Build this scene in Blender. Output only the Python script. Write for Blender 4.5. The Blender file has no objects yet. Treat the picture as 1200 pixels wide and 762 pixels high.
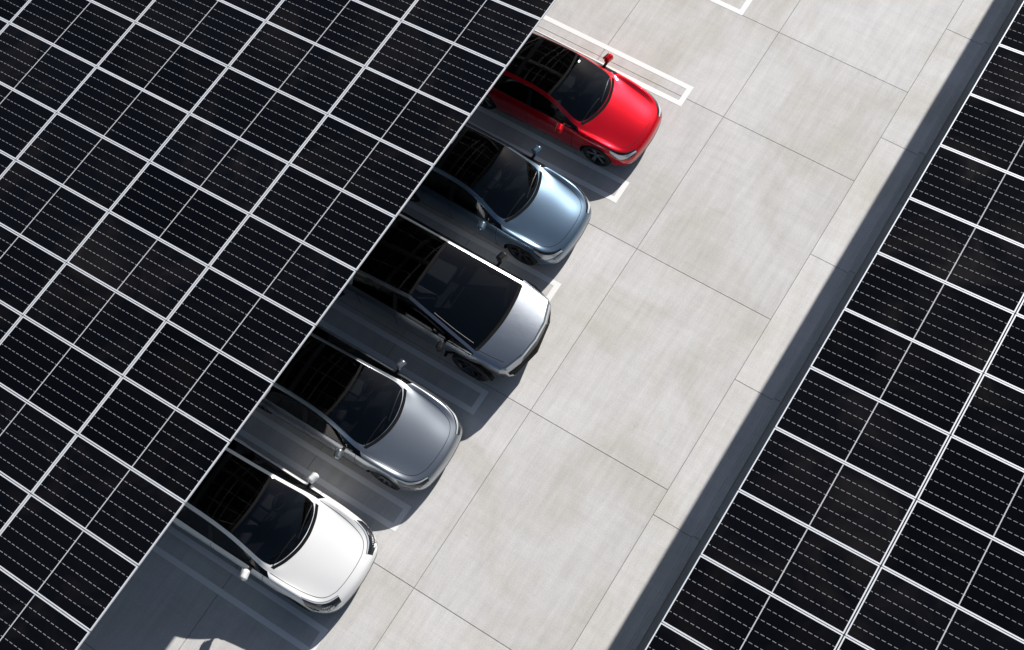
import bpy, bmesh, math, random
from mathutils import Vector, Matrix
from mathutils.bvhtree import BVHTree
random.seed(7)
sc = bpy.context.scene
COL = sc.collection

# ------------------------------------------------------------ helpers
def mat(name, col, rough=.5, metal=0., coat=0., coatr=.03, spec=.5, emis=0.):
    m = bpy.data.materials.new(name); m.use_nodes = True
    p = m.node_tree.nodes['Principled BSDF']
    p.inputs['Base Color'].default_value = (*col[:3], 1)
    p.inputs['Roughness'].default_value = rough
    p.inputs['Metallic'].default_value = metal
    p.inputs['Coat Weight'].default_value = coat
    p.inputs['Coat Roughness'].default_value = coatr
    p.inputs['Specular IOR Level'].default_value = spec
    return m

class NT:
    def __init__(s, m): s.m = m; s.t = m.node_tree; s.n = s.t.nodes; s.p = s.n.get('Principled BSDF')
    def node(s, ty, **kw):
        n = s.n.new(ty)
        for k, v in kw.items(): setattr(n, k, v)
        return n
    def link(s, a, b): s.t.links.new(a, b)
    def math(s, op, a, b=None, c=None, clamp=False):
        n = s.n.new('ShaderNodeMath'); n.operation = op; n.use_clamp = clamp
        for i, v in enumerate((a, b, c)):
            if v is None: continue
            if hasattr(v, 'links'): s.link(v, n.inputs[i])
            else: n.inputs[i].default_value = v
        return n.outputs[0]
    def noise(s, vec, scale, detail=4, rough=.55, dist=0.):
        n = s.n.new('ShaderNodeTexNoise')
        n.inputs['Scale'].default_value = scale; n.inputs['Detail'].default_value = detail
        n.inputs['Roughness'].default_value = rough; n.inputs['Distortion'].default_value = dist
        if vec is not None: s.link(vec, n.inputs['Vector'])
        return n.outputs['Fac']
    def mapping(s, vec, scale=(1, 1, 1), rot=(0, 0, 0)):
        n = s.n.new('ShaderNodeMapping'); n.inputs['Scale'].default_value = scale; n.inputs['Rotation'].default_value = rot
        s.link(vec, n.inputs['Vector']); return n.outputs[0]
    def ramp(s, fac, a, b, lo=0., hi=1.):
        n = s.n.new('ShaderNodeMapRange'); n.clamp = True
        n.inputs['From Min'].default_value = a; n.inputs['From Max'].default_value = b
        n.inputs['To Min'].default_value = lo; n.inputs['To Max'].default_value = hi
        s.link(fac, n.inputs['Value']); return n.outputs[0]
    def mix(s, fac, a, b):
        n = s.n.new('ShaderNodeMix'); n.data_type = 'RGBA'
        for k, v in ((0, fac), (6, a), (7, b)):
            if hasattr(v, 'links'): s.link(v, n.inputs[k])
            else: n.inputs[k].default_value = v
        return n.outputs[2]

def empty(name, loc=(0, 0, 0), rotz=0.):
    e = bpy.data.objects.new(name, None); COL.objects.link(e)
    e.location = loc; e.rotation_euler = (0, 0, rotz); e.empty_display_size = .3
    return e

def mesh_obj(name, verts, faces, mats, midx=None, parent=None, smooth=False):
    me = bpy.data.meshes.new(name); me.from_pydata([tuple(v) for v in verts], [], faces)
    if not isinstance(mats, (list, tuple)): mats = [mats]
    for m in mats: me.materials.append(m)
    if midx: me.polygons.foreach_set('material_index', midx)
    if smooth: me.polygons.foreach_set('use_smooth', [True]*len(me.polygons))
    me.update()
    o = bpy.data.objects.new(name, me); COL.objects.link(o)
    if parent: o.parent = parent
    return o

BOXF = [(0, 3, 2, 1), (4, 5, 6, 7), (0, 1, 5, 4), (1, 2, 6, 5), (2, 3, 7, 6), (3, 0, 4, 7)]
class Boxes:
    def __init__(s): s.v = []; s.f = []
    def add(s, x0, x1, y0, y1, z0, z1, tx=0., ty=0.):
        b = len(s.v)
        for z, k in ((z0, 0), (z1, 1)):
            a, c = tx*k, ty*k
            s.v += [(x0+a, y0+c, z), (x1-a, y0+c, z), (x1-a, y1-c, z), (x0+a, y1-c, z)]
        s.f += [tuple(b+i for i in q) for q in BOXF]
    def obj(s, name, m, parent=None, bevel=0., seg=2):
        o = mesh_obj(name, s.v, s.f, m, parent=parent)
        if bevel:
            md = o.modifiers.new('bev', 'BEVEL'); md.width = bevel; md.segments = seg; md.limit_method = 'ANGLE'
            o.data.polygons.foreach_set('use_smooth', [True]*len(o.data.polygons))
            md.harden_normals = True
        return o

def lathe_x(name, prof, m, parent, loc, n=48, flip=1):
    v = []; f = []
    for i in range(n):
        a = 2*math.pi*i/n
        for x, r in prof: v.append((x*flip, r*math.cos(a), r*math.sin(a)))
    k = len(prof)
    for i in range(n):
        for j in range(k-1):
            a, b = i*k+j, ((i+1) % n)*k+j
            q = (a, b, b+1, a+1)
            f.append(q if flip > 0 else q[::-1])
    o = mesh_obj(name, v, f, m, parent=parent, smooth=True); o.location = loc
    o.data.set_sharp_from_angle(angle=math.radians(40))
    return o

# ------------------------------------------------------------ materials
def concrete_mat(name, base):
    m = mat(name, base, .85, spec=.2); t = NT(m)
    geo = t.node('ShaderNodeNewGeometry').outputs['Position']
    att = t.node('ShaderNodeAttribute', attribute_name='tone').outputs['Fac']
    big = t.noise(geo, .45, 4, .65, .8)
    streak = t.noise(t.mapping(geo, (.45, 4.5, 1), (0, 0, math.radians(24))), 1.3, 5, .75, .3)
    streak2 = t.noise(t.mapping(geo, (7.0, .45, 1), (0, 0, math.radians(8))), 1.0, 4, .75, .3)
    fine = t.noise(geo, 38, 3, .8)
    spot = t.noise(geo, 5, 5, .8, 1.)
    v = t.math('MULTIPLY', t.ramp(big, .3, .7, .88, 1.07), t.ramp(streak, .32, .70, .92, 1.08))
    v = t.math('MULTIPLY', v, t.ramp(streak2, .3, .7, .95, 1.04))
    v = t.math('MULTIPLY', v, t.ramp(fine, .25, .75, .84, 1.12))
    v = t.math('MULTIPLY', v, t.ramp(spot, .62, .76, 1., .82))
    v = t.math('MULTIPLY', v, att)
    n = t.node('ShaderNodeVectorMath', operation='SCALE')
    warm = t.mix(t.ramp(big, .28, .55), (base[0]*1.0, base[1]*.98, base[2]*.93, 1), (base[0], base[1], base[2]*1.02, 1))
    t.link(warm, n.inputs[0]); t.link(v, n.inputs['Scale'])
    t.link(n.outputs[0], t.p.inputs['Base Color'])
    b = t.node('ShaderNodeBump'); b.inputs['Strength'].default_value = .3; b.inputs['Distance'].default_value = .01
    t.link(fine, b.inputs['Height']); t.link(b.outputs[0], t.p.inputs['Normal'])
    return m
M_conc = concrete_mat('concrete', (.66, .65, .63))
M_gut = concrete_mat('concrete_gutter', (.69, .68, .655))
M_base = mat('joint_filler', (.25, .24, .22), .95)
def asphalt():
    m = mat('asphalt', (.06, .06, .06), .9); t = NT(m)
    geo = t.node('ShaderNodeNewGeometry').outputs['Position']
    c = t.mix(t.noise(geo, 30, 3, .7), (.04, .04, .042, 1), (.09, .088, .085, 1)); t.link(c, t.p.inputs['Base Color'])
    return m
M_asph = asphalt()
def paintline():
    m = mat('white_road_paint', (.86, .86, .85), .6); t = NT(m)
    geo = t.node('ShaderNodeNewGeometry').outputs['Position']
    w = t.noise(geo, 16, 6, .75, .6)
    c = t.mix(t.ramp(w, .62, .76), (.92, .92, .915, 1), (.74, .735, .72, 1)); t.link(c, t.p.inputs['Base Color'])
    return m
M_line = paintline()
M_steel = mat('galvanised_steel', (.45, .46, .47), .5, .6)
M_alu = mat('aluminium_frame', (.86, .87, .89), .45, .2)

def panel_mat():
    m = mat('solar_cells', (.003, .003, .004), .12, spec=.22); t = NT(m)
    uv = t.node('ShaderNodeUVMap', uv_map='UVMap').outputs[0]
    sep = t.node('ShaderNodeSeparateXYZ'); t.link(uv, sep.inputs[0])
    u, v = sep.outputs[0], sep.outputs[1]
    cw = .1835
    fu = t.math('FRACT', t.math('DIVIDE', t.math('SUBTRACT', u, .008-cw*10), cw))
    du = t.math('MULTIPLY', t.math('MINIMUM', fu, t.math('SUBTRACT', 1., fu)), cw)
    lineu = t.math('LESS_THAN', du, .0042)
    fv = t.math('FRACT', t.math('DIVIDE', v, .0925))
    dash = t.math('LESS_THAN', fv, .66)
    inside = t.math('MULTIPLY', t.math('GREATER_THAN', u, .05), t.math('LESS_THAN', u, 1.06))
    d = t.math('MULTIPLY', t.math('MULTIPLY', lineu, dash), inside)
    mid = t.math('MULTIPLY', t.math('LESS_THAN', t.math('ABSOLUTE', t.math('SUBTRACT', v, 1.129)), .0085), .8)
    mask = t.math('MAXIMUM', t.math('MULTIPLY', d, .45), mid)
    att = t.node('ShaderNodeAttribute', attribute_name='tone').outputs['Fac']
    geo = t.node('ShaderNodeNewGeometry').outputs['Position']
    dust = t.ramp(t.noise(geo, .9, 3, .6, .8), .48, .8, 0., 1.)
    cell = t.mix(dust, (.0018, .0018, .0026, 1), (.008, .0065, .006, 1))
    n = t.node('ShaderNodeVectorMath', operation='SCALE'); t.link(cell, n.inputs[0]); t.link(att, n.inputs['Scale'])
    c = t.mix(mask, n.outputs[0], (.70, .71, .73, 1)); t.link(c, t.p.inputs['Base Color'])
    t.link(t.ramp(dust, 0, 1, .08, .25), t.p.inputs['Roughness'])
    return m
M_pv = panel_mat()

def glass_mat(name, tint):
    m = bpy.data.materials.new(name); m.use_nodes = True; t = NT(m); t.n.clear()
    out = t.node('ShaderNodeOutputMaterial'); mx = t.node('ShaderNodeMixShader')
    tr = t.node('ShaderNodeBsdfTransparent'); tr.inputs[0].default_value = (*tint, 1)
    gl = t.node('ShaderNodeBsdfGlossy'); gl.inputs['Roughness'].default_value = .015; gl.inputs[0].default_value = (1, 1, 1, 1)
    fr = t.node('ShaderNodeFresnel'); fr.inputs[0].default_value = 1.5
    t.link(fr.outputs[0], mx.inputs[0]); t.link(tr.outputs[0], mx.inputs[1]); t.link(gl.outputs[0], mx.inputs[2])
    t.link(mx.outputs[0], out.inputs[0]); return m
M_wind = glass_mat('windscreen_glass', (.38, .40, .41))
M_roofg = glass_mat('roof_glass', (.24, .22, .21))
M_black = mat('black_trim', (.012, .012, .013), .35)
M_cowl = mat('cowl_plastic', (.010, .010, .011), .8, spec=.1)
M_tyre = mat('tyre_rubber', (.018, .018, .018), .8)
M_rim = mat('alloy_rim', (.42, .43, .45), .3, .9)
M_rimd = mat('dark_rim', (.06, .06, .065), .35, .7)
M_cabin = mat('cabin_trim', (.02, .02, .022), .8, spec=.2)
M_seat = mat('seat_fabric', (.06, .06, .063), .7, spec=.2)
M_chrome = mat('chrome', (.75, .76, .78), .12, 1.)
M_lamp = mat('headlamp_lens', (.02, .022, .025), .06, .0, 1., .02)
M_drl = mat('lamp_reflector', (.70, .73, .77), .2, .3, 1.)
M_gap = mat('shutline', (.008, .008, .008), .7)
M_tail = mat('tail_lamp', (.25, .01, .01), .2)

def paint(name, col, metal, rough, flake=.12, coat=1., spec=.05):
    m = mat(name, col, rough, metal, coat, .02, spec); t = NT(m)
    co = t.node('ShaderNodeTexCoord').outputs['Object']
    fl = t.noise(co, 700, 1, .5)
    c = t.mix(t.ramp(fl, .3, .7), tuple(x*(1-flake) for x in col[:3])+(1,), tuple(min(1, x*(1+flake)) for x in col[:3])+(1,))
    t.link(c, t.p.inputs['Base Color']); return m
P_red = paint('red_paint', (.60, .002, .012), .4, .32)
P_blue = paint('blue_paint', (.15, .22, .30), .7, .32, .06)
P_grey = paint('grey_paint', (.36, .39, .425), .85, .32, .06)
P_white = paint('white_paint', (.88, .88, .88), 0., .3, .01)
def stainless():
    m = mat('stainless_steel', (.42, .44, .47), .34, .95, spec=.2); t = NT(m)
    co = t.node('ShaderNodeTexCoord').outputs['Object']
    br = t.noise(t.mapping(co, (60, 1.5, 8)), 4, 3, .6)
    bl = t.noise(co, .9, 1, .5)
    t.link(t.ramp(br, .3, .7, .29, .36), t.p.inputs['Roughness'])
    t.link(t.mix(bl, (.33, .36, .40, 1), (.41, .435, .47, 1)), t.p.inputs['Base Color']); return m
P_steel = stainless()

# ------------------------------------------------------------ ground
def tone_attr(o, tones):
    a = o.data.attributes.new('tone', 'FLOAT', 'FACE'); a.data.foreach_set('value', tones)

g = mesh_obj('ground', [(-400, -400, -.06), (400, -400, -.06), (400, 400, -.06), (-400, 400, -.06)], [(0, 1, 2, 3)], M_asph)
fb = Boxes(); fb.add(-22, 42, -24, 34, -.056, -.012); fb.obj('pavement_subbase', M_base)

XJ = [-18.3, -14.1, -9.9, -5.7, -1.5, 2.68, 6.87, 11.08, 14.83, 17.4, 21.6, 25.8, 30.0, 34.2, 38.4]
YJ = [2.42, 5.57, 8.72, 11.87, 15.0, 18.2, 21.4, 24.6, 27.8]
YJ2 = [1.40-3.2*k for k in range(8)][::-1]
gp = .004
sl = Boxes(); tn = []
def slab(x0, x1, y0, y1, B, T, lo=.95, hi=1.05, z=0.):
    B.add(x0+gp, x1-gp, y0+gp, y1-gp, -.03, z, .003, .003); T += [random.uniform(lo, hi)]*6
for i in range(len(XJ)-1):
    for j in range(len(YJ)-1): slab(XJ[i], XJ[i+1], YJ[j], YJ[j+1], sl, tn)
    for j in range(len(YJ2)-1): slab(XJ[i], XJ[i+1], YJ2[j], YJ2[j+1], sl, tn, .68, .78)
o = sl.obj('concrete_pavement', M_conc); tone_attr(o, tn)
gb = Boxes(); tn = []
x = 6.30-3.26*7
while x < 38:
    slab(x, x+3.26, 1.56, 2.42, gb, tn, 1.0, 1.06); x += 3.26
o = gb.obj('drainage_gutter', M_gut); tone_attr(o, tn)
kb = Boxes(); tn = []
x = 6.30-3.26*7
while x < 38:
    kb.add(x+.004, x+3.256, 1.40, 1.56, -.03, .12, .0, .01); tn += [random.uniform(.8, .9)]*6; x += 3.26
o = kb.obj('concrete_kerb', M_gut, bevel=.015); tone_attr(o, tn)

# hairpin stall markings
lw = .12
for k in range(-3, 9):
    xo = 1.17+2.8*k; xi = xo-.58
    mk = [(xo-lw, xo, 6.5, 12.2), (xi, xi+lw, 6.5, 12.2), (xi+lw, xo-lw, 6.5, 6.5+lw)]
    v = []; f = []
    for a, b, c, d in mk:
        n = len(v); v += [(a, c, .004), (b, c, .004), (b, d, .004), (a, d, .004)]; f.append((n, n+1, n+2, n+3))
    mesh_obj('parking_line', v, f, M_line)

# ------------------------------------------------------------ solar canopies
def canopy(x_phase, n0, n1, yedge, h, sgn, rows):
    px, py = 1.15, 2.30; W, Lp = 1.134, 2.278
    root = empty('solar_canopy', (0, yedge, h))
    ang = math.atan(-.1)
    tilt = bpy.data.objects.new('tilted_deck', None); COL.objects.link(tilt); tilt.parent = root; tilt.rotation_euler = (ang, 0, 0)
    fr = .019; V = []; F = []; UV = []; T = []; FB = Boxes()
    for i in range(n0, n1):
        for j in range(rows):
            x0 = x_phase+i*px+(px-W)/2; x1 = x0+W
            y0 = j*py if sgn > 0 else -(j+1)*py+(py-Lp)
            y1 = y0+Lp
            dz = random.uniform(-.002, .002)
            b = len(V)
            V += [(x0+fr, y0+fr, -.004+dz), (x1-fr, y0+fr, -.004+dz), (x1-fr, y1-fr, -.004+dz), (x0+fr, y1-fr, -.004+dz)]
            F.append((b, b+1, b+2, b+3)); UV += [(fr, fr), (W-fr, fr), (W-fr, Lp-fr), (fr, Lp-fr)]
            T.append(random.uniform(.6, 1.8))
            FB.add(x0, x0+fr, y0, y1, -.035+dz, dz); FB.add(x1-fr, x1, y0, y1, -.035+dz, dz)
            FB.add(x0+fr, x1-fr, y0, y0+fr, -.035+dz, dz); FB.add(x0+fr, x1-fr, y1-fr, y1, -.035+dz, dz)
    gl = mesh_obj('solar_panel_cells', V, F, M_pv, parent=tilt)
    uvl = gl.data.uv_layers.new(name='UVMap')
    for i, c in enumerate(UV): uvl.data[i].uv = c
    tone_attr(gl, T)
    FB.obj('solar_panel_frames', M_alu, tilt)
    xa, xb = x_phase+n0*px, x_phase+n1*px
    P = Boxes()
    for j in range(rows):
        for q in (.45, 1.8):
            yy = sgn*(j*py+q); P.add(xa, xb, yy-.04, yy+.04, -.24, -.038)
    P.obj('purlins', M_steel, tilt)
    R = Boxes(); C = Boxes(); D = rows*py
    x = xa+2.5
    while x < xb:
        yy = sorted((sgn*.3, sgn*(D-.3))); R.add(x-.1, x+.1, yy[0], yy[1], -.62, -.245); x += 5.6
    R.obj('rafters', M_steel, tilt)
    x = xa+2.5; yc = sgn*D*.52; zt = -.1*yc-.64
    while x < xb:
        C.add(x-.16, x+.16, yc-.16, yc+.16, -h+.35, zt-.02); C.add(x-.3, x+.3, yc-.3, yc+.3, -h, -h+.348); x += 5.6
    C.obj('columns', M_steel, root, .01)
    return root
canopy(7.056, -15, 12, 8.07, 5.55, 1, 6)
canopy(8.14, -15, 21, .975, 5.70, -1, 6)

# ------------------------------------------------------------ cars
def ray(bvh, mode, a, b, sg=1):
    for _ in range(12):
        if mode == 'top': o, d = Vector((a, b, 4)), Vector((0, 0, -1))
        elif mode == 'side': o, d = Vector((4*sg, a, b)), Vector((-sg, 0, 0))
        elif mode == 'front': o, d = Vector((a, -4, b)), Vector((0, 1, 0))
        else: o, d = Vector((a, 9, b)), Vector((0, -1, 0))
        loc, n, _i, _d = bvh.ray_cast(o, d)
        if loc is not None:
            if n.dot(d) > 0: n = -n
            return loc, n
        if mode == 'top': a *= .985; b = b+.01 if b < 1.5 else b
        elif mode in ('front', 'rear'): a *= .97
        else: return None
    return None
def resample(P, n):
    P = [Vector(p) for p in P]; out = []; m = len(P)-1
    for k in range(n+1):
        t = k/n*m; i = min(int(t), m-1); f = t-i
        p0, p1, p2, p3 = P[max(i-1, 0)], P[i], P[i+1], P[min(i+2, m)]
        out.append(.5*((2*p1)+(p2-p0)*f+(2*p0-5*p1+4*p2-p3)*f*f+(3*p1-p0-3*p2+p3)*f**3))
    return out
def patch(bvh, name, A, B, mode, m, par, sg=1, n=16, k=4, off=.004):
    A, B = resample(A, n), resample(B, n); V = []; ok = []
    for i in range(n+1):
        for j in range(k+1):
            p = A[i].lerp(B[i], j/k); r = ray(bvh, mode, p.x, p.y, sg)
            V.append(r[0]+r[1]*off if r else Vector((0, 0, .5))); ok.append(bool(r))
    F = []
    for i in range(n):
        for j in range(k):
            q = (i*(k+1)+j, (i+1)*(k+1)+j, (i+1)*(k+1)+j+1, i*(k+1)+j+1)
            if all(ok[x] for x in q): F.append(q)
    return mesh_obj(name, V, F, m, parent=par, smooth=True)
def line(bvh, name, P, mode, m, par, sg=1, r=.005, n=24):
    pts = [ray(bvh, mode, p.x, p.y, sg) for p in resample(P, n)]
    pts = [q[0] for q in pts if q]
    if len(pts) < 2: return
    cu = bpy.data.curves.new(name, 'CURVE'); cu.dimensions = '3D'; cu.bevel_depth = r; cu.bevel_resolution = 1
    s = cu.splines.new('POLY'); s.points.add(len(pts)-1)
    for a, b in zip(s.points, pts): a.co = (*b, 1)
    cu.materials.append(m)
    o = bpy.data.objects.new(name, cu); COL.objects.link(o); o.parent = par
    return o
def rounded(name, dims, loc, m, par, bev=.04, taper=(0, 0), rot=(0, 0, 0)):
    b = Boxes(); x, y, z = [d/2 for d in dims]; b.add(-x, x, -y, y, -z, z, *taper)
    o = b.obj(name, m, par, bev, 4); o.location = loc; o.rotation_euler = rot; return o

def wheel(par, x, y, r, sg, spokes=5, rimm=None, wd=.235):
    e = bpy.data.objects.new('wheel', None); COL.objects.link(e); e.parent = par; e.location = (x, y, r)
    h = wd/2; ri = r*.72
    lathe_x('tyre', [(-h, ri), (-h, r*.9), (-h*.8, r*.985), (-h*.4, r), (h*.4, r), (h*.8, r*.985), (h, r*.92), (h*1.02, r*.82), (h*.94, ri)], M_tyre, e, (0, 0, 0), flip=sg)
    lathe_x('rim', [(h*.94, ri), (h*.98, ri*.97), (h*.8, ri*.93), (h*.1, ri*.88), (-h*.2, ri*.3), (-h*.2, 0)], M_rimd, e, (0, 0, 0), flip=sg)
    V = []; F = []
    for s in range(spokes):
        for da in (-.11, .11) if spokes <= 6 else (0,):
            a = 2*math.pi*s/spokes+da; ca, sa = math.cos(a), math.sin(a)
            wi, wo = .030, .018
            b = len(V)
            for rr, w, xx in ((ri*.12, wi, h*.62), (ri*.96, wo, h*.9)):
                for dx in (-.03, 0):
                    for q in (-w, w): V.append(((xx+dx)*sg, rr*ca-q*sa, rr*sa+q*ca))
            F += [(b+2, b+3, b+7, b+6), (b, b+4, b+5, b+1), (b, b+2, b+6, b+4), (b+1, b+5, b+7, b+3), (b+4, b+6, b+7, b+5)]
    mesh_obj('spokes', V, F, rimm or M_rim, parent=e)
    lathe_x('hub', [(h*.4, .055), (h*.7, .05), (h*.74, .03), (h*.74, 0)], rimm or M_rim, e, (0, 0, 0), 20, sg)

def cutter(x0, x1, y, z, r, n=48):
    v = []; f = []
    for i in range(n):
        a = 2*math.pi*i/n
        for x in (x0, x1): v.append((x, y+r*math.cos(a), z+r*math.sin(a)))
    for i in range(n):
        a = 2*i; b = 2*((i+1) % n); f.append((a, b, b+1, a+1))
    f.append(tuple(range(0, 2*n, 2))[::-1]); f.append(tuple(range(1, 2*n, 2)))
    return v, f

def finish_body(name, bm, mats, par, subs, cuts, bevel=0.):
    me = bpy.data.meshes.new(name); bmesh.ops.recalc_face_normals(bm, faces=bm.faces); bm.to_mesh(me); bm.free()
    for m in mats: me.materials.append(m)
    o = bpy.data.objects.new('tmp', me); COL.objects.link(o)
    if subs:
        s = o.modifiers.new('s', 'SUBSURF'); s.levels = subs; s.render_levels = subs
    if bevel:
        s = o.modifiers.new('b', 'BEVEL'); s.width = bevel; s.segments = 2; s.limit_method = 'ANGLE'; s.angle_limit = math.radians(12)
    V = []; F = []
    for c in cuts:
        v, f = c; n = len(V); V += v; F += [tuple(i+n for i in q) for q in f]
    co = mesh_obj('cut', V, F, mats, [3]*len(F))
    b = bmesh.new(); b.from_mesh(co.data); bmesh.ops.recalc_face_normals(b, faces=b.faces); b.to_mesh(co.data); b.free()
    md = o.modifiers.new('bo', 'BOOLEAN'); md.operation = 'DIFFERENCE'; md.object = co; md.solver = 'EXACT'
    dg = bpy.context.evaluated_depsgraph_get(); dg.update()
    me2 = bpy.data.meshes.new_from_object(o.evaluated_get(dg))
    bpy.data.objects.remove(o); bpy.data.objects.remove(co)
    me2.name = name
    me2.polygons.foreach_set('use_smooth', [True]*len(me2.polygons)); me2.set_sharp_from_angle(angle=math.radians(32 if subs else 12))
    ob = bpy.data.objects.new(name, me2); COL.objects.link(ob); ob.parent = par
    bb = bmesh.new(); bb.from_mesh(me2); bvh = BVHTree.FromBMesh(bb); bb.free()
    return ob, bvh

ST = [
 (0.00, .25, [(.60,.30),(.64,.40),(.63,.50),(.56,.565),(.46,.59),(.34,.605),(.18,.615)], .62, .13),
 (0.09, .19, [(.76,.25),(.80,.40),(.79,.55),(.71,.655),(.58,.665),(.42,.675),(.21,.69)], .695, .15),
 (0.36, .17, [(.87,.25),(.905,.44),(.885,.65),(.81,.785),(.68,.745),(.51,.745),(.26,.78)], .79, .12),
 (0.85, .17, [(.90,.25),(.925,.48),(.905,.745),(.81,.89),(.71,.84),(.57,.845),(.29,.88)], .89, .03),
 (1.16, .17, [(.90,.25),(.925,.48),(.915,.775),(.84,.90),(.77,.905),(.70,.92),(.36,.955)], .965, .26),
 (1.55, .17, [(.89,.25),(.920,.48),(.915,.79),(.845,.92),(.70,1.085),(.645,1.14),(.335,1.195)], 1.21, .22),
 (2.02, .17, [(.885,.25),(.915,.48),(.912,.80),(.845,.935),(.645,1.275),(.59,1.325),(.31,1.38)], 1.39, .14),
 (2.50, .17, [(.885,.25),(.915,.48),(.912,.81),(.845,.945),(.615,1.335),(.56,1.385),(.295,1.435)], 1.445, .05),
 (3.10, .17, [(.89,.25),(.920,.48),(.915,.825),(.845,.96),(.605,1.325),(.55,1.375),(.29,1.42)], 1.43, .0),
 (3.70, .17, [(.90,.25),(.925,.49),(.92,.85),(.84,.985),(.60,1.245),(.545,1.29),(.285,1.335)], 1.345, -.05),
 (4.15, .19, [(.88,.27),(.905,.50),(.89,.88),(.80,1.02),(.62,1.12),(.56,1.15),(.29,1.19)], 1.20, -.10),
 (4.42, .22, [(.85,.30),(.88,.52),(.86,.90),(.77,1.035),(.66,1.06),(.57,1.075),(.29,1.095)], 1.10, -.14),
 (4.60, .26, [(.80,.34),(.84,.55),(.82,.88),(.73,1.02),(.60,1.05),(.50,1.065),(.26,1.08)], 1.085, -.15),
 (4.69, .34, [(.70,.42),(.74,.58),(.72,.80),(.64,.93),(.54,.96),(.42,.975),(.21,.985)], .99, -.15),
]
def car(paintm, cx, ny, L=4.69, W=.925, H=1.44, yaw=0., wr=.335, rimm=None, seats=None, style=0):
    root = empty('parked_car', (cx, ny, 0), math.radians(yaw))
    sx, sy, sz = W/.925, L/4.69, H/1.44
    hz = 1+(sz-1)*.55
    def Z(z): return z*hz if z < .95 else .95*hz+(z-.95)*(H-.95*hz)/(1.44-.95)
    bm = bmesh.new(); rings = []
    cr = bm.edges.layers.float.new('crease_edge')
    for si, (y, zb, pts, z9, off) in enumerate(ST):
        full = [(0, zb), (pts[0][0]*.86, zb)]+pts+[(0, z9)]
        half = []
        for j, (px, pz) in enumerate(full):
            k = 1.
            if 3 <= si <= 9: k = 0. if j <= 4 else (.45 if j == 5 else 1.)
            dy = off*(px/.75)**2*k
            half.append((px*sx, (y+dy)*sy, Z(pz)))
        R = [bm.verts.new(p) for p in half]
        Lh = [R[0]]+[bm.verts.new((-p[0], p[1], p[2])) for p in half[1:9]]+[R[9]]
        rings.append((R, Lh))
    def cell_mat(i, j):
        if 7 <= j <= 8 and 4 <= i <= 10: return 1 if i <= 5 else 2 if i <= 8 else 1
        if j == 5 and 4 <= i <= 9: return 1
        if j <= 1: return 3
        return 0
    for side in (0, 1):
        for i in range(len(ST)-1):
            a, b = rings[i][side], rings[i+1][side]
            for j in range(9):
                q = [a[j], b[j], b[j+1], a[j+1]]
                f = bm.faces.new(q if side == 0 else q[::-1]); f.material_index = cell_mat(i, j)
        for ri in (0, len(ST)-1):
            a = rings[ri][side]
            for k in range(4):
                bm.faces.new([a[k], a[k+1], a[8-k], a[9-k]])
    def crease(v1, v2, c):
        e = bm.edges.get((v1, v2))
        if e: e[cr] = c
    for s in (0, 1):
        for i in range(4, 10):
            crease(rings[i][s][7], rings[i+1][s][7], .55); crease(rings[i][s][6], rings[i+1][s][6], .45); crease(rings[i][s][5], rings[i+1][s][5], .5)
        for i in range(1, 12): crease(rings[i][s][2], rings[i+1][s][2], .5); crease(rings[i][s][1], rings[i+1][s][1], .6)
        for i in range(1, 4): crease(rings[i][s][6], rings[i+1][s][6], .35); crease(rings[i][s][5], rings[i+1][s][5], .25)
        for j in (7, 8): crease(rings[4][s][j], rings[4][s][j+1], .6)
        for i in range(2, 12): crease(rings[i][s][4], rings[i+1][s][4], .25)
    fy, ry = .86*sy, 3.73*sy
    cuts = [cutter(s*(W-.30), s*(W+.3), yy, wr, wr+.045) for yy in (fy, ry) for s in (-1, 1)]
    body, bvh = finish_body('body_shell', bm, [paintm, M_wind, M_roofg, M_black], root, 3, cuts)
    for yy in (fy, ry):
        for s in (-1, 1): wheel(root, s*(W-.155), yy, wr, s, 5 if style != 1 else 9, rimm)
    S = lambda P: [(p[0]*sx, p[1]*sy, 0) for p in P]
    M = lambda P: [(-p[0], p[1], 0) for p in P]
    hl = S([(.745, 1.34), (.735, .95), (.69, .60), (.60, .36), (.42, .235), (.2, .19), (0, .18)])
    line(bvh, 'bonnet_shutline', hl, 'top', M_gap, root, r=.005, n=40); line(bvh, 'bonnet_shutline', M(hl), 'top', M_gap, root, r=.005, n=40)
    c0 = [(x*sx, (1.11+.26*(x/.75)**2)*sy, 0) for x in (-.66, -.45, -.2, 0, .2, .45, .66)]
    c1 = [(x, y+.065, 0) for x, y, z in c0]
    patch(bvh, 'cowl_panel', c0, c1, 'top', M_cowl, root, n=30, k=3)
    r0 = [(x*sx, (2.08+.13*(x/.75)**2)*sy, 0) for x in (-.575, -.3, 0, .3, .575)]
    patch(bvh, 'roof_header', r0, [(x, y+.05, 0) for x, y, z in r0], 'top', M_cowl, root, n=20, k=2, off=.003)
    r0 = [(x*sx, (2.95)*sy, 0) for x in (-.545, -.3, 0, .3, .545)]
    patch(bvh, 'roof_crossbar', r0, [(x, y+.10, 0) for x, y, z in r0], 'top', M_black, root, n=16, k=2, off=.003)
    if style == 2:
        A = S([(.42, .17), (.60, .27), (.72, .42), (.79, .66)]); B = S([(.47, .08), (.70, .16), (.82, .31), (.86, .56)])
    else:
        A = S([(.47, .145), (.62, .235), (.745, .39), (.80, .60)]); B = S([(.50, .085), (.69, .165), (.815, .31), (.85, .52)])
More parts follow.
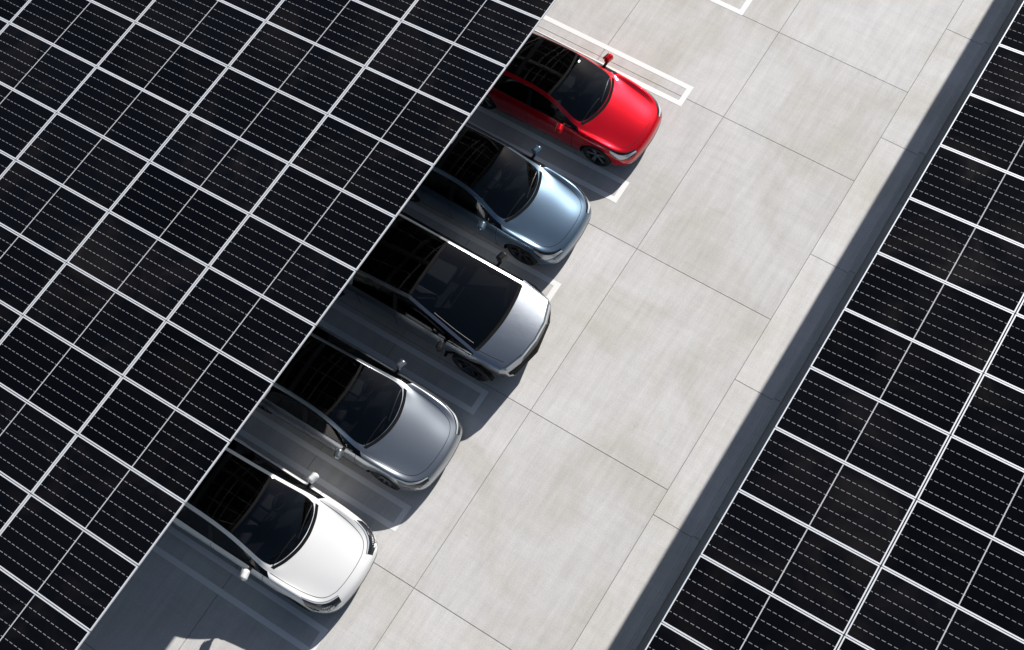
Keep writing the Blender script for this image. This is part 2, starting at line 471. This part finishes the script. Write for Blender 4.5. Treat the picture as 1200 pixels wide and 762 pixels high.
    for s in (1, -1):
        a = A if s > 0 else M(A); b = B if s > 0 else M(B)
        patch(bvh, 'headlamp', a, b, 'top', M_lamp, root, n=20, k=4)
        u0, u1 = {0: (.40, .80), 1: (.15, .42), 2: (.05, .22)}[style]
        mid = [tuple(Vector(p).lerp(Vector(q), u0)) for p, q in zip(a, b)]
        mid2 = [tuple(Vector(p).lerp(Vector(q), u1)) for p, q in zip(a, b)]
        patch(bvh, 'daylight_strip', mid, mid2, 'top', M_drl, root, n=20, k=2, off=.007)
    zz = hz
    patch(bvh, 'lower_grille', [(-.52*sx, .25*zz, 0), (0, .235*zz, 0), (.52*sx, .25*zz, 0)], [(-.60*sx, .335*zz, 0), (0, .35*zz, 0), (.60*sx, .335*zz, 0)], 'front', M_black, root, n=20)
    line(bvh, 'bumper_crease', [(-.74*sx, .40*zz, 0), (0, .42*zz, 0), (.74*sx, .40*zz, 0)], 'front', M_gap, root, r=.004)
    patch(bvh, 'rear_lamp_bar', [(-.70*sx, .84*zz, 0), (0, .87*zz, 0), (.70*sx, .84*zz, 0)], [(-.70*sx, .91*zz, 0), (0, .91*zz, 0), (.70*sx, .91*zz, 0)], 'rear', M_tail, root, n=20)
    for s in (-1, 1):
        for yy in (1.42, 2.55, 3.42):
            line(bvh, 'door_shutline', [(yy*sy, .27, 0), ((yy+.02)*sy, .6, 0), (yy*sy, .90*hz, 0)], 'side', M_gap, root, s, .005)
        line(bvh, 'sill_line', [(1.3*sy, .27, 0), (2.3*sy, .26, 0), (3.3*sy, .27, 0)], 'side', M_gap, root, s, .006)
        patch(bvh, 'door_pillar', [(2.50*sy, Z(.965), 0), (2.53*sy, Z(1.27), 0)], [(2.60*sy, Z(.965), 0), (2.62*sy, Z(1.27), 0)], 'side', M_black, root, s, 8, 2)
        line(bvh, 'window_trim', [((1.50)*sy, Z(.925), 0), (2.0*sy, Z(.95), 0), (2.7*sy, Z(.965), 0), (3.5*sy, Z(.99), 0)], 'side', M_chrome if style == 1 else M_black, root, s, .009)
        for yy in (2.38, 3.25):
            p = ray(bvh, 'side', yy*sy, .76*hz, s)
            if p: rounded('door_handle', (.02, .20, .025), p[0], paintm, root, .008)
        mx, my, mz = (W+.085)*s, 1.66*sy, Z(1.0)
        rounded('wing_mirror', (.24, .15, .15), (mx, my, mz), paintm, root, .06, (.02, .02), (0, 0, -s*.25))
        rounded('mirror_glass', (.18, .01, .09), (mx+.01*s, my+.077, mz), M_chrome, root, .004, (0, 0), (0, 0, -s*.25))
        rounded('mirror_stalk', (.12, .06, .035), ((W-.045)*s, my, mz-.06), M_black, root, .012)
    for a, b in (((-.62, 1.36), (.02, 1.31)), ((-.02, 1.24), (.60, 1.40))):
        line(bvh, 'wiper', [(a[0]*sx, a[1]*sy, 0), ((a[0]+b[0])/2*sx, (a[1]+b[1])/2*sy, 0), (b[0]*sx, b[1]*sy, 0)], 'top', M_black, root, r=.011)
    sm = seats or M_seat; K = Boxes()
    K.add(-.74*sx, .74*sx, 1.35*sy, 4.0*sy, .22, .50*hz); K.obj('cabin_floor', M_cabin, root)
    K = Boxes(); K.add(-.70*sx, .70*sx, 1.42*sy, 1.86*sy, .52*hz, .90*hz, .04, .12); K.obj('dashboard', M_cabin, root, .03)
    rounded('screen', (.36, .02, .22), (0, 1.80*sy, .95*hz), M_black, root, .008)
    rounded('centre_console', (.24, .9, .2), (0, 2.3*sy, .60*hz), M_cabin, root, .03)
    for s in (-1, 1):
        xx = .36*s*sx
        rounded('front_seat_base', (.50, .52, .16), (xx, 2.35*sy, .58*hz), sm, root, .05)
        rounded('front_seat_back', (.48, .14, .60), (xx, 2.68*sy, .86*hz), sm, root, .05, (.04, .0), (-.28, 0, 0))
        rounded('headrest', (.26, .10, .17), (xx, 2.80*sy, 1.20*hz), sm, root, .04)
    rounded('rear_seat_base', (1.25, .5, .16), (0, 3.2*sy, .58*hz), sm, root, .05)
    rounded('rear_seat_back', (1.22, .14, .55), (0, 3.55*sy, .85*hz), sm, root, .05, (.04, 0), (-.35, 0, 0))
    sw = bpy.data.curves.new('steering_wheel', 'CURVE'); sw.dimensions = '3D'; sw.bevel_depth = .015
    sp = sw.splines.new('POLY'); sp.points.add(23); sp.use_cyclic_u = True
    for i in range(24):
        a = i/24*2*math.pi; sp.points[i].co = (.17*math.cos(a), .05*math.sin(a), .16*math.sin(a), 1)
    sw.materials.append(M_cabin); so = bpy.data.objects.new('steering_wheel', sw); COL.objects.link(so); so.parent = root; so.location = (.36*sx, 1.98*sy, .84*hz)
    return root

car(P_red, 13.28, 6.50, 4.72, .935, 1.44, .4, .345)
car(P_blue, 10.47, 6.60, 4.76, .96, 1.60, -.4, .36, M_rimd)
car(P_grey, 5.02, 6.26, 4.98, .985, 1.44, .3, .355, style=1)
car(P_white, 2.20, 6.35, 5.03, 1.0, 1.67, 0, .37, M_rimd, style=2)

# ------------------------------------------------------------ pickup truck
def truck(cx, ny):
    root = empty('pickup_truck', (cx, ny, 0))
    T = [
     (0.00, .46, [(.66,.46),(.78,.62),(.84,.86),(.84,.98),(.81,1.01),(.74,1.02),(.40,1.045)], 1.055, .22),
     (0.05, .42, [(.72,.42),(.86,.62),(.92,.91),(.90,1.04),(.85,1.07),(.77,1.08),(.40,1.105)], 1.115, .24),
     (0.76, .40, [(.90,.40),(1.0,.62),(1.015,1.00),(.955,1.15),(.90,1.19),(.84,1.20),(.43,1.235)], 1.245, .12),
     (2.45, .40, [(.90,.40),(1.0,.62),(1.015,1.06),(.95,1.23),(.73,1.68),(.67,1.72),(.35,1.775)], 1.79, .02),
     (3.75, .40, [(.90,.40),(1.0,.62),(1.015,1.08),(.95,1.26),(.76,1.60),(.70,1.625),(.36,1.655)], 1.665, .0),
     (5.60, .44, [(.90,.44),(.98,.64),(1.0,1.10),(.95,1.28),(.86,1.34),(.80,1.35),(.40,1.355)], 1.36, .0),
     (5.68, .50, [(.86,.50),(.94,.66),(.96,1.08),(.92,1.22),(.84,1.26),(.78,1.27),(.40,1.275)], 1.28, .0),
    ]
    bm = bmesh.new(); rings = []
    for si, (y, zb, pts, z8, off) in enumerate(T):
        full = [(0, zb)]+pts+[(0, z8)]
        half = [(px, y+off*max(0, (px-.2)/.7)**1.4 if (px > .2) else y, pz) for px, pz in full]
        R = [bm.verts.new(p) for p in half]; n = len(half)-1
        Lh = [R[0]]+[bm.verts.new((-p[0], p[1], p[2])) for p in half[1:n]]+[R[n]]
        rings.append((R, Lh))
    for side in (0, 1):
        for i in range(len(T)-1):
            a, b = rings[i][side], rings[i+1][side]
            for j in range(8):
                f = bm.faces.new([a[j], b[j], b[j+1], a[j+1]] if side == 0 else [a[j+1], b[j+1], b[j], a[j]])
                mi = 0
                if j >= 6 and i == 2: mi = 1
                if j >= 6 and i == 3: mi = 2
                if j >= 6 and i == 4: mi = 3
                if j == 4 and i in (2, 3): mi = 1
                if j <= 1: mi = 3
                if i == 0 and j <= 2: mi = 3
                f.material_index = mi
        for ri in (0, len(T)-1):
            a = rings[ri][side]
            for k in range(3): f = bm.faces.new([a[k], a[k+1], a[7-k], a[8-k]]); f.material_index = 3 if k < 1 or ri else 0
            f = bm.faces.new([a[3], a[4], a[5]]); f.material_index = 0
    wr = .44; cuts = []
    def trap(s, yc):
        P = [(-.60, -.3), (-.52, .30), (-.30, .56), (.30, .56), (.52, .30), (.60, -.3)]
        v = []; n = len(P)
        for a, b in P: v += [(s*.70, yc+a, .40+b), (s*1.3, yc+a, .40+b)]
        f = [(2*i, 2*((i+1) % n), 2*((i+1) % n)+1, 2*i+1) for i in range(n)]
        f.append(tuple(range(0, 2*n, 2))[::-1]); f.append(tuple(range(1, 2*n, 2)))
        return v, f
    FY, RY = .98, 4.60
    for yy in (FY, RY):
        for s in (-1, 1): cuts.append(trap(s, yy))
    body, bvh = finish_body('body_shell', bm, [P_steel, M_wind, M_roofg, M_black], root, 0, cuts, .008)
    for yy in (FY, RY):
        for s in (-1, 1):
            wheel(root, s*.87, yy, wr, s, 7, M_rimd, .28)
            P = [(-.57, .18), (-.53, .34), (-.31, .60), (.31, .60), (.55, .32), (.62, .02)]
            Q = [(-.52, .18), (-.49, .30), (-.28, .545), (.28, .545), (.50, .29), (.56, .02)]
            v = []
            for (a, b), (c, d) in zip(P, Q):
                v += [(s*.94, yy+a, .40+b), (s*1.03, yy+a*.985, .40+b*.985), (s*1.03, yy+c, .40+d), (s*.94, yy+c, .40+d)]
            f = []
            for i in range(5):
                for k in range(4): a, b = 4*i+k, 4*i+(k+1) % 4; f.append((a, a+4, b+4, b))
            f += [(0, 1, 2, 3), (20, 23, 22, 21)]
            mesh_obj('arch_flare', v, f, M_cowl, parent=root)
    def tl(nm, P, mode, m=M_gap, s=1, r=.006, n=24): line(bvh, nm, [(*p, 0) for p in P], mode, m, root, s, r, n)
    patch(bvh, 'light_bar', [(-.80, 1.02, 0), (0, 1.06, 0), (.80, 1.02, 0)], [(-.80, 1.045, 0), (0, 1.09, 0), (.80, 1.045, 0)], 'front', M_drl, root, n=30, k=1)
    patch(bvh, 'lower_fascia', [(-.74, .50, 0), (0, .50, 0), (.74, .50, 0)], [(-.79, .84, 0), (0, .84, 0), (.79, .84, 0)], 'front', M_cowl, root, n=24, k=2)
    tl('bonnet_shutline', [(.80, .90), (.77, .6), (.74, .40), (.72, .30)], 'top'); tl('bonnet_shutline', [(-.80, .90), (-.77, .6), (-.74, .40), (-.72, .30)], 'top')
    patch(bvh, 'cowl_panel', [(-.82, .83, 0), (-.45, .755, 0), (0, .72, 0), (.45, .755, 0), (.82, .83, 0)], [(-.82, .90, 0), (-.45, .82, 0), (0, .79, 0), (.45, .82, 0), (.82, .90, 0)], 'top', M_cowl, root, n=24, k=2)
    patch(bvh, 'roof_header', [(-.655, 2.44, 0), (0, 2.43, 0), (.655, 2.44, 0)], [(-.66, 2.50, 0), (0, 2.49, 0), (.66, 2.50, 0)], 'top', M_cowl, root, n=16, k=2)
    for x in (-.5, -.25, 0, .25, .5): tl('vault_slat', [(x, 3.85), (x, 5.5)], 'top', r=.008)
    tl('wiper', [(-.74, .98), (-.73, 1.4), (-.69, 1.9)], 'top', M_black, r=.014)
    for s in (-1, 1):
        for yy in (1.62, 2.70, 3.62): tl('door_shutline', [(yy, .46), (yy, .8), (yy, 1.16)], 'side', s=s)
        patch(bvh, 'door_pillar', [(2.66, 1.26, 0), (2.70, 1.60, 0)], [(2.76, 1.26, 0), (2.80, 1.60, 0)], 'side', M_black, root, s, 6, 2)
        rounded('wing_mirror', (.22, .14, .17), (1.12*s, 1.50, 1.25), M_black, root, .03, (.02, .02), (0, 0, -s*.2))
        rounded('mirror_stalk', (.16, .06, .04), (1.0*s, 1.50, 1.18), M_black, root, .012)
        rounded('mirror_glass', (.17, .01, .13), (1.12*s, 1.58, 1.25), M_chrome, root, .004, (0, 0), (0, 0, -s*.2))
    K = Boxes(); K.add(-.82, .82, 1.5, 3.7, .45, .75); K.obj('cabin_floor', M_cabin, root)
    K = Boxes(); K.add(-.80, .80, 1.0, 1.95, .75, 1.10, .02, .12); K.obj('dashboard', M_cabin, root, .03)
    rounded('screen', (.44, .02, .26), (0, 1.88, 1.18), M_black, root, .008)
    rounded('steering_yoke', (.36, .03, .14), (.4, 2.05, 1.12), M_cabin, root, .02)
    for s in (-1, 1):
        rounded('front_seat_base', (.54, .52, .16), (.40*s, 2.50, .86), M_seat, root, .05)
        rounded('front_seat_back', (.52, .14, .60), (.40*s, 2.85, 1.14), M_seat, root, .05, (.04, 0), (-.28, 0, 0))
        rounded('headrest', (.28, .1, .16), (.40*s, 2.95, 1.47), M_seat, root, .04)
    rounded('rear_seat_back', (1.4, .14, .5), (0, 3.5, 1.10), M_seat, root, .05, (.04, 0), (-.3, 0, 0))
    return root
truck(7.86, 6.0)

# ------------------------------------------------------------ light
sd = Vector((1.35, -.155, 1)).normalized()
el = math.asin(sd.z); az = math.atan2(sd.x, sd.y)
L = bpy.data.lights.new('sun', 'SUN'); L.energy = 5.0; L.angle = math.radians(.5); L.color = (1, .965, .92)
lo = bpy.data.objects.new('sun', L); COL.objects.link(lo); lo.rotation_euler = sd.to_track_quat('Z', 'Y').to_euler(); lo.location = (30, 0, 30)
w = bpy.data.worlds.new('World'); sc.world = w; w.use_nodes = True
bg = w.node_tree.nodes['Background']; sk = w.node_tree.nodes.new('ShaderNodeTexSky'); sk.sky_type = 'NISHITA'
sk.sun_disc = False; sk.sun_elevation = el; sk.sun_rotation = az; sk.air_density = 1.; sk.dust_density = .8
w.node_tree.links.new(sk.outputs[0], bg.inputs[0]); bg.inputs[1].default_value = .07

# ------------------------------------------------------------ camera
cd = bpy.data.cameras.new('camera'); cam = bpy.data.objects.new('camera', cd); COL.objects.link(cam)
cd.sensor_width = 36; cd.lens = 36*1536/1200; cd.clip_end = 1500
X = Vector((.535, -.8429, -.0562)).normalized(); Zc = Vector((-.3053, -.2549, .9176)).normalized(); Y = Zc.cross(X).normalized(); X = Y.cross(Zc)
cam.matrix_world = Matrix(((X.x, Y.x, Zc.x, 0), (X.y, Y.y, Zc.y, 0), (X.z, Y.z, Zc.z, 24.8), (0, 0, 0, 1)))
sc.camera = cam
sc.view_settings.view_transform = 'Standard'; sc.view_settings.look = 'None'; sc.view_settings.exposure = 0
